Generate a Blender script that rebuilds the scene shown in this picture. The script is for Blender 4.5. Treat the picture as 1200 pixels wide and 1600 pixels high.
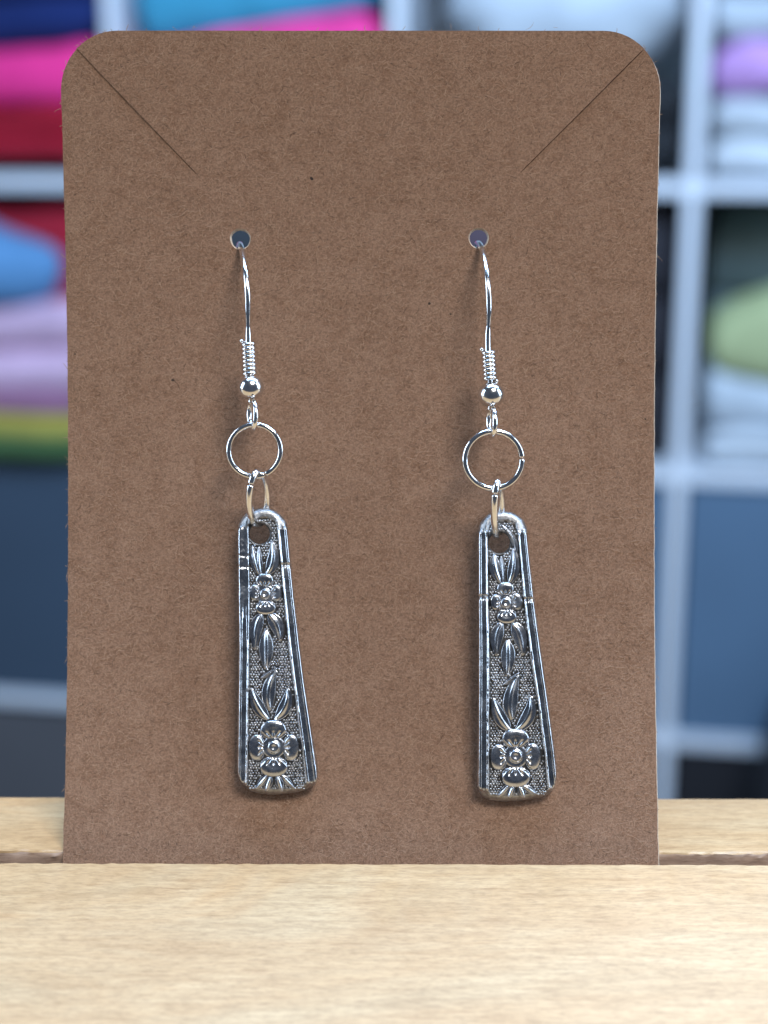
import bpy, math, random
import numpy as np
from mathutils import Vector, Euler
from mathutils.geometry import delaunay_2d_cdt

random.seed(7)
rng = np.random.default_rng(11)
R = math.radians
MM = 0.001
for o in list(bpy.data.objects):
    bpy.data.objects.remove(o)
scene = bpy.context.scene
col = scene.collection

# ------------------------------------------------------------------ camera
PITCH = R(15.0)
FPX = 2400.0                                   # focal length in pixels of the 1200 px wide photograph
CAM = np.array([0.0, -149.57, 77.78])          # millimetres; origin = back edge of the groove
AX = np.array([0.0, math.cos(PITCH), -math.sin(PITCH)])
DN = np.array([0.0, -math.sin(PITCH), -math.cos(PITCH)])
RT = np.array([1.0, 0.0, 0.0])
cd = bpy.data.cameras.new('camera')
cam = bpy.data.objects.new('camera', cd)
col.objects.link(cam)
cam.location = Vector(CAM * MM)
cam.rotation_euler = (math.pi / 2 - PITCH, 0, 0)
cd.sensor_fit = 'HORIZONTAL'
cd.sensor_width = 24.0
cd.lens = 48.0
cd.clip_start = 0.005
cd.clip_end = 50
cd.dof.use_dof = True
cd.dof.focus_distance = 0.1622
cd.dof.aperture_fstop = 14.0
scene.camera = cam

# ------------------------------------------------------------------ world and lamps
world = bpy.data.worlds.new('World')
scene.world = world
world.use_nodes = True
bg = world.node_tree.nodes['Background']
bg.inputs['Color'].default_value = (0.50, 0.62, 0.85, 1)
bg.inputs['Strength'].default_value = 0.115


def lamp(name, loc, target, sx, sy, power, color):
    d = bpy.data.lights.new(name, 'AREA')
    d.shape = 'RECTANGLE'
    d.size, d.size_y = sx, sy
    d.energy = power
    d.color = color
    o = bpy.data.objects.new(name, d)
    col.objects.link(o)
    o.location = loc
    v = Vector(target) - Vector(loc)
    o.rotation_euler = v.to_track_quat('-Z', 'Y').to_euler()
    return o


lamp('ceiling_panel_light', (0.40, -0.70, 1.15), (0, 0, 0.03), 0.5, 0.32, 17.5, (1.0, 0.96, 0.91))
lamp('ceiling_panel_light', (0.40, 0.60, 1.15), (0, 0, 0.0), 0.5, 0.35, 5, (1.0, 0.98, 0.96))
lamp('window_light', (1.20, -0.20, 0.45), (0, 0, 0.03), 0.45, 1.0, 10, (0.66, 0.82, 1.0))
lamp('window_light', (-1.20, -0.15, 0.40), (0, 0, 0.03), 0.45, 1.0, 11, (0.66, 0.82, 1.0))
lamp('window_light', (0.25, 0.25, 1.1), (0.05, 1.85, -0.35), 1.3, 0.5, 50, (0.42, 0.66, 1.0))

scene.view_settings.view_transform = 'Standard'
scene.view_settings.look = 'None'
scene.view_settings.gamma = 1
scene.view_settings.use_curve_mapping = False
scene.view_settings.exposure = 0.0
scene.render.engine = 'CYCLES'
scene.render.resolution_x = 768
scene.render.resolution_y = 1024


# ------------------------------------------------------------------ node helpers
class NT:
    def __init__(s, name):
        s.m = bpy.data.materials.new(name)
        s.m.use_nodes = True
        s.t = s.m.node_tree
        s.b = s.t.nodes['Principled BSDF']

    def n(s, typ, **kw):
        nd = s.t.nodes.new(typ)
        for k, v in kw.items():
            if k.startswith('i_'):
                nd.inputs[k[2:].replace('_', ' ')].default_value = v
            else:
                setattr(nd, k, v)
        return nd

    def l(s, a, b):
        s.t.links.new(a, b)

    def coords(s, scale=(1, 1, 1), rot=(0, 0, 0), src=None):
        mp = s.n('ShaderNodeMapping')
        mp.inputs['Scale'].default_value = scale
        mp.inputs['Rotation'].default_value = rot
        if src is None:
            tc = s.n('ShaderNodeTexCoord')
            src = tc.outputs['Object']
        s.l(src, mp.inputs['Vector'])
        return mp.outputs['Vector']

    def noise(s, vec, scale, detail=3, rough=0.55, dist=0.0):
        nd = s.n('ShaderNodeTexNoise')
        nd.inputs['Scale'].default_value = scale
        nd.inputs['Detail'].default_value = detail
        nd.inputs['Roughness'].default_value = rough
        nd.inputs['Distortion'].default_value = dist
        s.l(vec, nd.inputs['Vector'])
        return nd.outputs['Fac']

    def ramp(s, fac, stops):
        nd = s.n('ShaderNodeValToRGB')
        el = nd.color_ramp.elements
        while len(el) < len(stops):
            el.new(0.5)
        for e, (p, c) in zip(el, stops):
            e.position = p
            e.color = c if len(c) == 4 else (*c, 1)
        s.l(fac, nd.inputs['Fac'])
        return nd.outputs['Color']

    def mix(s, fac, a, b, mode='MIX'):
        nd = s.n('ShaderNodeMix', data_type='RGBA', blend_type=mode)
        for sock, val in ((nd.inputs[0], fac), (nd.inputs[6], a), (nd.inputs[7], b)):
            if isinstance(val, (int, float)):
                sock.default_value = val
            elif isinstance(val, tuple):
                sock.default_value = val if len(val) == 4 else (*val, 1)
            else:
                s.l(val, sock)
        return nd.outputs[2]

    def math(s, op, a, b=0.0):
        nd = s.n('ShaderNodeMath', operation=op)
        for sock, val in ((nd.inputs[0], a), (nd.inputs[1], b)):
            if isinstance(val, (int, float)):
                sock.default_value = val
            else:
                s.l(val, sock)
        return nd.outputs[0]

    def bump(s, h, strength, dist):
        nd = s.n('ShaderNodeBump')
        nd.inputs['Strength'].default_value = strength
        nd.inputs['Distance'].default_value = dist
        s.l(h, nd.inputs['Height'])
        s.l(nd.outputs['Normal'], s.b.inputs['Normal'])

    def set(s, **kw):
        for k, v in kw.items():
            key = k.replace('_', ' ')
            if hasattr(v, 'is_output') or isinstance(v, bpy.types.NodeSocket):
                s.l(v, s.b.inputs[key])
            else:
                s.b.inputs[key].default_value = v


# ------------------------------------------------------------------ materials
def kraft(name, tint=1.0):
    k = NT(name)
    base = k.coords()
    big = k.noise(base, 38, 4, 0.65)
    mid = k.noise(base, 420, 4, 0.65, 0.6)
    # fibres: thin contour bands of warped noise at three orientations
    fib = None
    for i, (ang, sc) in enumerate(((0.35, (1.0, 1, 2.6)), (-0.75, (1.0, 1, 2.4)), (1.5, (1.0, 1, 2.6)))):
        v = k.coords(sc, (0, ang, 0))
        nz = k.noise(v, 1500 + 230 * i, 2, 0.55, 1.6)
        band = k.ramp(nz, [(0.50, (0, 0, 0)), (0.535, (1, 1, 1)), (0.57, (0, 0, 0))])
        fib = band if fib is None else k.mix(1.0, fib, band, 'LIGHTEN')
    fine = k.noise(base, 4600, 3, 0.65)
    c0 = k.ramp(big, [(0.3, (0.195 * tint, 0.101 * tint, 0.058 * tint)), (0.7, (0.232 * tint, 0.127 * tint, 0.078 * tint))])
    c1 = k.mix(k.ramp(mid, [(0.35, (0, 0, 0)), (0.68, (1, 1, 1))]), c0, (0.275 * tint, 0.160 * tint, 0.105 * tint))
    c2 = k.mix(k.math('MULTIPLY', fib, 0.62), c1, (0.40 * tint, 0.265 * tint, 0.185 * tint))
    dk = k.ramp(fine, [(0.36, (0.34, 0.31, 0.29)), (0.58, (1.1, 1.1, 1.1))])
    c3 = k.mix(0.50, c2, dk, 'MULTIPLY')
    k.set(Base_Color=c3, Roughness=0.85)
    k.b.inputs['Specular IOR Level'].default_value = 0.25
    h = k.math('ADD', k.math('MULTIPLY', fib, 0.6), k.math('MULTIPLY', fine, 0.9))
    k.bump(h, 0.55, 0.00006)
    return k.m


def plain(name, c, rough=0.6, metallic=0.0, spec=0.5):
    k = NT(name)
    k.set(Base_Color=(*c, 1), Roughness=rough, Metallic=metallic)
    k.b.inputs['Specular IOR Level'].default_value = spec
    return k


def silver(name, c, r0, r1, scale=900, bump=0.0, spread=0.25):
    k = NT(name)
    v = k.coords()
    n1 = k.noise(v, scale, 4, 0.6)
    k.set(Metallic=1.0)
    lo = tuple(x * (1 - spread) for x in c)
    k.set(Base_Color=k.ramp(n1, [(0.3, lo), (0.62, c)]))
    mr = k.n('ShaderNodeMapRange')
    mr.inputs['From Min'].default_value = 0.3
    mr.inputs['From Max'].default_value = 0.7
    mr.inputs['To Min'].default_value = r0
    mr.inputs['To Max'].default_value = r1
    k.l(k.noise(v, scale * 0.5, 5, 0.7), mr.inputs['Value'])
    k.set(Roughness=mr.outputs[0])
    if bump:
        k.bump(k.noise(v, scale * 2.2, 4, 0.7), bump, 0.00005)
    return k.m


def cloth_mat(name, c):
    k = NT(name)
    v = k.coords()
    n1 = k.noise(v, 14, 4, 0.6)
    lo = tuple(x * 0.82 for x in c)
    hi = tuple(min(1, x * 1.12) for x in c)
    k.set(Base_Color=k.ramp(n1, [(0.3, lo), (0.7, hi)]), Roughness=0.9)
    k.bump(k.noise(v, 900, 2), 0.3, 0.001)
    return k.m


def wood_mat(name, light, dark, tintc, blot=0.6):
    k = NT(name)
    v = k.coords((1, 1, 1))
    vg = k.coords((1, 14, 14))
    warp = k.noise(k.coords((1, 5.0, 5.0), (0, 0, 0.14)), 14, 4, 0.6, 0.8)
    grain = k.noise(vg, 110, 3, 0.6, 0.2)
    fleck = k.noise(k.coords((1, 10, 10), (0, 0, 0.03)), 230, 4, 0.7, 0.3)
    fine = k.noise(k.coords((1, 5.5, 5.5)), 760, 3, 0.75, 0.3)
    pores = k.noise(k.coords((1, 16, 16)), 120, 3, 0.6)
    cloud = k.noise(k.coords((1, 3.5, 3.5)), 50, 4, 0.6, 1.0)
    c = k.ramp(grain, [(0.32, dark), (0.60, light)])
    c = k.mix(k.math('MULTIPLY', k.ramp(warp, [(0.40, (0, 0, 0)), (0.50, (0.35, 0.35, 0.35)), (0.56, (0.2, 0.2, 0.2)), (0.68, (1, 1, 1))]), blot), c, tintc)
    c = k.mix(0.9, c, k.ramp(cloud, [(0.34, (0.93, 0.90, 0.86)), (0.62, (1.04, 1.05, 1.06))]), 'MULTIPLY')
    c = k.mix(0.45, c, k.ramp(fleck, [(0.30, (0.80, 0.74, 0.67)), (0.50, (1.0, 0.99, 0.98)), (0.70, (1.12, 1.13, 1.14))]), 'MULTIPLY')
    c = k.mix(0.46, c, k.ramp(fine, [(0.32, (0.55, 0.49, 0.43)), (0.58, (1.12, 1.12, 1.12))]), 'MULTIPLY')
    c = k.mix(0.5, c, k.ramp(pores, [(0.27, (0.66, 0.56, 0.46)), (0.38, (1, 1, 1))]), 'MULTIPLY')
    k.set(Base_Color=c, Roughness=0.42)
    k.b.inputs['Specular IOR Level'].default_value = 0.45
    k.bump(k.math('ADD', grain, k.math('MULTIPLY', fine, 0.8)), 0.10, 0.00006)
    return k.m


M_KRAFT = kraft('kraft_card')
M_EDGE = plain('kraft_cut_edge', (0.40, 0.31, 0.235), 0.9, spec=0.2)
kv = M_EDGE.coords()
M_EDGE.set(Base_Color=M_EDGE.ramp(M_EDGE.noise(kv, 1500, 3), [(0.3, (0.36, 0.28, 0.21)), (0.65, (0.60, 0.50, 0.40))]))
M_EDGE = M_EDGE.m
M_FIBRE = plain('pale_fibre', (0.36, 0.24, 0.17), 0.8, spec=0.2).m
M_FIBRE2 = plain('dark_fibre', (0.10, 0.062, 0.045), 0.9, spec=0.2).m
M_SPECK = plain('dark_speck', (0.035, 0.025, 0.02), 0.8, spec=0.2).m
M_WIRE = silver('bright_wire', (0.87, 0.87, 0.88), 0.10, 0.24, 700, 0.10, 0.18)
M_SILVER = silver('antique_silver', (0.62, 0.65, 0.71), 0.16, 0.34, 900, 0.18, 0.34)
M_PLATE = silver('antique_silver_border', (0.64, 0.67, 0.72), 0.15, 0.32, 800, 0.2, 0.32)
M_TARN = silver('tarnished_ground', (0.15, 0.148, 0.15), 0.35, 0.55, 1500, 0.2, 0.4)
M_DOT = silver('worn_dots', (0.56, 0.58, 0.62), 0.20, 0.38, 1500, 0.1, 0.4)
M_FILED = silver('filed_metal', (0.50, 0.50, 0.51), 0.26, 0.50, 2600, 0.9, 0.45)
M_WOOD = wood_mat('pale_birch', (0.50, 0.355, 0.202), (0.41, 0.28, 0.152), (0.455, 0.265, 0.117), 1.0)
M_CUT = wood_mat('shaded_sawn_groove', (0.46, 0.34, 0.27), (0.30, 0.22, 0.18), (0.36, 0.26, 0.20))  # saw-cut birch, with the groove's shade put into its greyer brown
M_WHITE = plain('white_laminate', (0.70, 0.74, 0.80), 0.5).m
M_WALL = plain('grey_wall', (0.42, 0.44, 0.44), 0.9).m


# ------------------------------------------------------------------ mesh helpers (coordinates in millimetres, world space)
def meta(o, label=None, cat=None, group=None, kind=None):
    if label: o['label'] = label
    if cat: o['category'] = cat
    if group: o['group'] = group
    if kind: o['kind'] = kind
    return o


def wpos(o):
    p = np.zeros(3)
    while o is not None:
        p = p + np.array(o.location)
        o = o.parent
    return p


def mk(name, verts, faces, mats, parent=None, base=None, smooth=True, midx=None, autosmooth=None):
    """One mesh object; verts are world millimetres, base (mm) is its own origin."""
    verts = np.asarray(verts, float) * MM
    if base is None:
        b = verts.mean(axis=0) if parent is None else wpos(parent)
    else:
        b = np.asarray(base, float) * MM
    me = bpy.data.meshes.new(name)
    me.from_pydata((verts - b).tolist(), [], faces)
    if not isinstance(mats, (list, tuple)):
        mats = [mats]
    for m in mats:
        me.materials.append(m)
    if midx is not None:
        me.polygons.foreach_set('material_index', midx)
    me.polygons.foreach_set('use_smooth', [smooth] * len(me.polygons))
    me.update()
    o = bpy.data.objects.new(name, me)
    col.objects.link(o)
    if parent is not None:
        o.parent = parent
        o.location = Vector(b - wpos(parent))
    else:
        o.location = Vector(b)
    if autosmooth:
        me.set_sharp_from_angle(angle=R(autosmooth))
    return o


def empty(name, loc):
    o = bpy.data.objects.new(name, None)
    o.empty_display_size = 0.005
    col.objects.link(o)
    o.location = Vector(np.asarray(loc, float) * MM)
    return o


def catmull(pts, n):
    P = np.asarray(pts, float)
    P = np.vstack([2 * P[0] - P[1], P, 2 * P[-1] - P[-2]])
    out = []
    for i in range(1, len(P) - 2):
        for j in range(n):
            t = j / n
            a, b, c, d = P[i - 1], P[i], P[i + 1], P[i + 2]
            out.append(0.5 * ((2 * b) + (-a + c) * t + (2 * a - 5 * b + 4 * c - d) * t * t + (-a + 3 * b - 3 * c + d) * t ** 3))
    out.append(P[-2])
    return np.array(out)


def tube(pts, rad, sides=14, closed=False):
    P = np.asarray(pts, float)
    n = len(P)
    rad = np.full(n, rad) if np.isscalar(rad) else np.asarray(rad, float)
    if closed:
        T = np.roll(P, -1, 0) - np.roll(P, 1, 0)
    else:
        T = np.gradient(P, axis=0)
    T /= np.linalg.norm(T, axis=1)[:, None] + 1e-12
    ref = np.array([1.0, 0.2, 0.1]) if abs(T[0] @ np.array([1.0, 0.2, 0.1])) < 0.9 else np.array([0, 1.0, 0.1])
    u = ref - (ref @ T[0]) * T[0]
    u /= np.linalg.norm(u)
    V, F = [], []
    for i in range(n):
        u = u - (u @ T[i]) * T[i]
        u /= np.linalg.norm(u)
        w = np.cross(T[i], u)
        for k in range(sides):
            a = 2 * math.pi * k / sides
            V.append(P[i] + rad[i] * (math.cos(a) * u + math.sin(a) * w))
    m = n if closed else n - 1
    for i in range(m):
        j = (i + 1) % n
        for k in range(sides):
            k2 = (k + 1) % sides
            F.append((i * sides + k, i * sides + k2, j * sides + k2, j * sides + k))
    if not closed:
        V.append(P[0] - T[0] * rad[0] * 0.3)
        V.append(P[-1] + T[-1] * rad[-1] * 0.3)
        for k in range(sides):
            k2 = (k + 1) % sides
            F.append((k2, k, len(V) - 2))
            F.append(((n - 1) * sides + k, (n - 1) * sides + k2, len(V) - 1))
    return np.array(V), F


def ray(px, py):
    return AX + RT * ((px - 600.0) / FPX) + DN * ((py - 800.0) / FPX)


def in_poly(P, poly):
    P = np.asarray(P, float)
    poly = np.asarray(poly, float)
    x, y = P[:, 0], P[:, 1]
    r = np.zeros(len(P), bool)
    n = len(poly)
    for i in range(n):
        x0, y0 = poly[i]
        x1, y1 = poly[(i + 1) % n]
        c = ((y0 > y) != (y1 > y))
        with np.errstate(divide='ignore', invalid='ignore'):
            xi = (x1 - x0) * (y - y0) / (y1 - y0) + x0
        r ^= c & (x < xi)
    return r


def poly_dist(P, poly, closed=True):
    P = np.asarray(P, float)
    poly = np.asarray(poly, float)
    d = np.full(len(P), 1e9)
    n = len(poly)
    for i in range(n if closed else n - 1):
        a, b = poly[i], poly[(i + 1) % n]
        ab = b - a
        t = np.clip(((P - a) @ ab) / (ab @ ab + 1e-12), 0, 1)
        d = np.minimum(d, np.linalg.norm(P - (a + t[:, None] * ab), axis=1))
    return d


def vnoise(x, y, seed=0):
    """cheap smooth value noise on arrays, -1..1"""
    x = np.asarray(x, float); y = np.asarray(y, float)
    xi, yi = np.floor(x), np.floor(y)
    fx, fy = x - xi, y - yi
    fx, fy = fx * fx * (3 - 2 * fx), fy * fy * (3 - 2 * fy)
    def h(a, b):
        s = np.sin(a * 127.1 + b * 311.7 + seed * 74.7) * 43758.5453
        return 2 * (s - np.floor(s)) - 1
    return (h(xi, yi) * (1 - fx) + h(xi + 1, yi) * fx) * (1 - fy) + (h(xi, yi + 1) * (1 - fx) + h(xi + 1, yi + 1) * fx) * fy


# ------------------------------------------------------------------ the grooved wooden stand
XS = np.concatenate([np.linspace(-320, -75, 14), np.arange(-72, 72.1, 0.6), np.linspace(75, 320, 14)])
GW, GD = 2.57, 6.0
SL = math.tan(R(15))
prof = [(-95, -36), (-95, (-95 + GW) * SL - 1.0), (-94, (-94 + GW) * SL), (-60, (-60 + GW) * SL), (-30, (-30 + GW) * SL), (-12, (-12 + GW) * SL), (-GW - 0.35, -0.08), (-GW - 0.10, -0.05), (-GW, -0.25), (-GW, -2),
        (-GW, -GD), (0, -GD), (0, -2.2), (-0.02, -1.1), (0.0, -0.55), (0.06, -0.22), (0.22, -0.04), (0.5, 0), (6, 0), (12.9, 0),
        (13.2, -0.08), (13.3, -0.35), (13.3, -36)]
V, F, MI = [], [], []
for i, x in enumerate(XS):
    for j, (y, z) in enumerate(prof):
        dy = dz = 0.0
        if 6 <= j <= 9:
            dy = 0.10 * float(vnoise(x * 0.9, j * 0.3, 3)) + 0.06 * float(vnoise(x * 3.1, 0, 4))
            dz = -abs(0.04 * float(vnoise(x * 1.7, j, 5)))
        elif 12 <= j <= 17:
            dy = 0.14 * float(vnoise(x * 0.8, j * 0.7, 6)) + 0.08 * float(vnoise(x * 2.9, j, 7))
            dz = 0.10 * float(vnoise(x * 0.9, j * 0.4, 8)) if j < 16 else -abs(0.06 * float(vnoise(x * 2, j, 9)))
        elif 19 <= j <= 21:
            dy = 0.08 * float(vnoise(x * 0.6, 0, 10))
        V.append((x, y + dy, z + dz))
m = len(prof)
for i in range(len(XS) - 1):
    for j in range(m):
        k = (j + 1) % m
        F.append((i * m + j, i * m + k, (i + 1) * m + k, (i + 1) * m + j))
        MI.append(1 if 8 <= j <= 14 else 0)
F.append(tuple(range(m - 1, -1, -1))); MI.append(0)
F.append(tuple((len(XS) - 1) * m + j for j in range(m))); MI.append(0)
stand = mk('grooved_wooden_stand', V, F, [M_WOOD, M_CUT], base=(0, -40, -36), midx=MI, autosmooth=35)
stand.rotation_euler = (0, R(0.16), 0)
meta(stand, 'pale birch stand with a narrow groove that holds the brown earring card', 'stand')

# ------------------------------------------------------------------ the kraft card
LEAN = R(13.5)
BOW, HC = 3.8, 88.0
XC = -2.50
HW = 31.85
CU = np.array([0.0, math.sin(LEAN), math.cos(LEAN)])
CN = np.array([0.0, -math.cos(LEAN), math.sin(LEAN)])      # towards the camera


def card_pt(u, v, off=0.0):
    u = np.asarray(u, float); v = np.asarray(v, float)
    b = -BOW * 4 * (v / HC) * (1 - v / HC)
    b = np.where(v < 0, -BOW * 4 * (v / HC), b)
    P = (np.stack([XC + u, np.zeros_like(u), np.zeros_like(u)], -1) + v[..., None] * CU + (b + off)[..., None] * CN)
    P[..., 1] -= 0.25                                        # stands just clear of the groove's back edge
    return P


_v = np.linspace(-8, 95, 2001)
_P = card_pt(np.zeros_like(_v), _v, np.zeros_like(_v)) - CAM
_py = 800 + FPX * (_P @ DN) / (_P @ AX)


def px2card(px, py):
    v = np.interp(-np.asarray(py, float), -_py, _v)
    P = card_pt(np.zeros_like(v), v, np.zeros_like(v)) - CAM
    d = P @ AX
    return (np.asarray(px, float) - 600) / FPX * d - XC, v


def seg(a, b, step):
    n = max(1, int(math.hypot(b[0] - a[0], b[1] - a[1]) / step))
    return [(a[0] + (b[0] - a[0]) * i / n, a[1] + (b[1] - a[1]) * i / n) for i in range(n)]


uL, vT = (float(q) for q in px2card(96, 50))
uL, uR = -HW, HW
vT = float(px2card(560, 48)[1]); vB = -4.5
RC = 6.2
slits = []
for (a, b) in (((119, 82), (312, 277)), ((1004, 78), (810, 273))):
    slits.append((np.array([float(q) for q in px2card(*a)]), np.array([float(q) for q in px2card(*b)])))


def corner(cx, cy, a0, a1, n=14):
    return [(cx + RC * math.cos(a0 + (a1 - a0) * i / n), cy + RC * math.sin(a0 + (a1 - a0) * i / n)) for i in range(n + 1)]


def with_slit(arc, s, first):
    """insert a thin wedge-shaped cut where the slit meets the corner arc"""
    tip = s[1]
    c = np.mean(arc, axis=0)
    k = min(range(len(arc)), key=lambda i: abs(np.cross(np.append(np.array(arc[i]) - tip, 0), np.append(s[0] - tip, 0))[2]))
    mid = np.array(arc[k])
    d = (tip - mid) / np.linalg.norm(tip - mid)
    nrm = np.array([-d[1], d[0]])
    w = 0.052
    side = 1 if (np.array(arc[0]) - mid) @ nrm > 0 else -1
    a = [tuple(mid + nrm * side * w + (tip - mid) * t + nrm * side * w * (-0.1 * t)) for t in np.linspace(0, 1, 20)[:-1]]
    b = [tuple(mid - nrm * side * w + (tip - mid) * t - nrm * side * w * (-0.1 * t)) for t in np.linspace(0, 1, 20)[:-1]]
    return arc[:k] + a + [tuple(tip)] + b[::-1] + arc[k + 1:], mid


out = []
out += seg((uL, vB), (uR, vB), 1.5)
out += seg((uR, vB), (uR, vT - RC), 1.0)
arcR, midR = with_slit(corner(uR - RC, vT - RC, 0, math.pi / 2), slits[1], True)
out += arcR
out += seg((uR - RC, vT), (uL + RC, vT), 1.0)[1:]
arcL, midL = with_slit(corner(uL + RC, vT - RC, math.pi / 2, math.pi), slits[0], False)
out += arcL
out += seg((uL, vT - RC), (uL, vB), 1.0)[1:]
out = np.array(out)
# worn cut edge: tiny waviness, not at the slits
wav = 0.035 * vnoise(out[:, 1] * 1.3, out[:, 0] * 1.3, 2) + 0.02 * vnoise(out[:, 1] * 4, out[:, 0] * 4, 5)
edge = (np.abs(np.abs(out[:, 0]) - HW) < 1e-3)
out[edge, 0] += wav[edge]
holes = []
for (hx, hy, hr) in ((375.5, 373.5, 16.3), (748, 372, 16.0)):
    u, v = (float(q) for q in px2card(hx, hy))
    r = hr * 0.0685
    holes.append(np.array([(u + r * (1 + 0.02 * math.sin(5 * a)) * math.cos(a), v + r * (1 + 0.02 * math.sin(3 * a)) * math.sin(a))
                           for a in np.linspace(0, 2 * math.pi, 41)[:-1]]))
gu, gv = np.meshgrid(np.arange(uL + 0.8, uR, 1.25), np.arange(vB + 0.8, vT, 1.25))
grid = np.stack([gu.ravel(), gv.ravel()], 1)
ok = in_poly(grid, out) & (poly_dist(grid, out) > 0.35)
for h in holes:
    ok &= ~in_poly(grid, h) & (poly_dist(grid, h) > 0.25)
grid = grid[ok]


def triangulate(loops, pts):
    allp = [p for l in loops for p in l] + list(pts)
    ed, k = [], 0
    for l in loops:
        n = len(l)
        ed += [(k + i, k + (i + 1) % n) for i in range(n)]
        k += n
    res = delaunay_2d_cdt([Vector((float(p[0]), float(p[1]))) for p in allp], ed, [], 0, 1e-5)
    VV = np.array([(v.x, v.y) for v in res[0]])
    FF = np.array([f for f in res[2] if len(f) == 3])
    C = VV[FF].mean(axis=1)
    keep = in_poly(C, loops[0])
    for l in loops[1:]:
        keep &= ~in_poly(C, l)
    return VV, FF[keep]


V2, F2 = triangulate([out] + holes, grid)
# make all triangles counter-clockwise
A = V2[F2]
cr = (A[:, 1, 0] - A[:, 0, 0]) * (A[:, 2, 1] - A[:, 0, 1]) - (A[:, 1, 1] - A[:, 0, 1]) * (A[:, 2, 0] - A[:, 0, 0])
F2[cr < 0] = F2[cr < 0][:, ::-1]


def flap(V2):
    off = np.zeros(len(V2))
    for (mid, tip, amp, sgn) in ((midL, slits[0][1], 0.14, 1), (midR, slits[1][1], 0.15, -1)):
        d = (tip - mid); Ls = np.linalg.norm(d); d = d / Ls
        nr = np.array([-d[1], d[0]]) * sgn
        t = ((V2 - mid) @ d) / Ls
        s = (V2 - mid) @ nr                                # negative: the corner side under the slit
        prof_t = np.where((t > -0.3) & (t < 1), np.sin(np.clip(t * 0.85 + 0.15, 0, 1) * math.pi) ** 0.8, 0)
        off += np.where(s < 0, -amp * prof_t * np.exp(s / 4.5), 0) + np.where(s >= 0, amp * 0.25 * prof_t * np.exp(-s / 3.0), 0)
    return off


TH = 0.46
offs = flap(V2) + 0.05 * vnoise(V2[:, 0] * 0.12, V2[:, 1] * 0.12, 12)
front = card_pt(V2[:, 0], V2[:, 1], offs)
# the die cut is slightly slanted: the back outline stands a hair proud of the front, the holes taper, the slits are cut at a slant
VB2 = V2.copy()
slit_ids = set()
on_out = poly_dist(V2, out) < 1e-3
for i in np.nonzero(on_out)[0]:
    u, v = V2[i]
    slit = False
    for (mid, tip, sgn) in ((midL, slits[0][1], 1), (midR, slits[1][1], -1)):
        d = tip - mid
        Ls = np.linalg.norm(d)
        d = d / Ls
        nr = np.array([-d[1], d[0]]) * sgn
        t = ((V2[i] - mid) @ d)
        if abs((V2[i] - mid) @ nr) < 0.12 and -0.05 < t < Ls + 0.05:
            VB2[i] -= sgn * nr * 0.30 * min(1, (Ls - t) / 0.3 + 0.3)
            slit = True
            slit_ids.add(int(i))
    if slit:
        continue
    if v > vT - RC and abs(u) > HW - RC:
        cc = np.array([math.copysign(HW - RC, u), vT - RC])
        q = (V2[i] - cc) / np.linalg.norm(V2[i] - cc)
    elif v > vT - 0.1:
        q = np.array([0, 1.0])
    elif v > vB + 0.1:
        q = np.array([math.copysign(1, u), 0])
    else:
        continue
    VB2[i] += q * (0.09 if q[1] > 0.5 else 0.15 if u > 0 else 0.07)
for h in holes:
    c = h.mean(axis=0)
    sel = poly_dist(V2, h) < 1e-3
    VB2[sel] += (c - V2[sel]) * 0.13
back = card_pt(VB2[:, 0], VB2[:, 1], offs - TH)
# soft rounding of the front rim: rim vertices get a second ring
n2 = len(V2)
from collections import Counter
cnt = Counter()
for f in F2:
    for a, b in ((f[0], f[1]), (f[1], f[2]), (f[2], f[0])):
        cnt[(min(a, b), max(a, b))] += 1
faces = [tuple(int(q) for q in f) for f in F2]
mi = [0] * len(faces)
faces += [tuple(int(q) + n2 for q in f[::-1]) for f in F2]
mi += [0] * len(F2)
for f in F2:
    for a, b in ((f[0], f[1]), (f[1], f[2]), (f[2], f[0])):
        if cnt[(min(a, b), max(a, b))] == 1:
            faces.append((int(b), int(a), int(a) + n2, int(b) + n2))
            mi.append(0 if (int(a) in slit_ids and int(b) in slit_ids) else 1)
card = mk('earring_card', np.vstack([front, back]), faces, [M_KRAFT, M_EDGE], base=card_pt(np.array(0.0), np.array(vB)), midx=mi, autosmooth=40)
meta(card, 'brown kraft paper card with rounded top corners, slits and two holes, standing in the groove', 'earring card')


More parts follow.
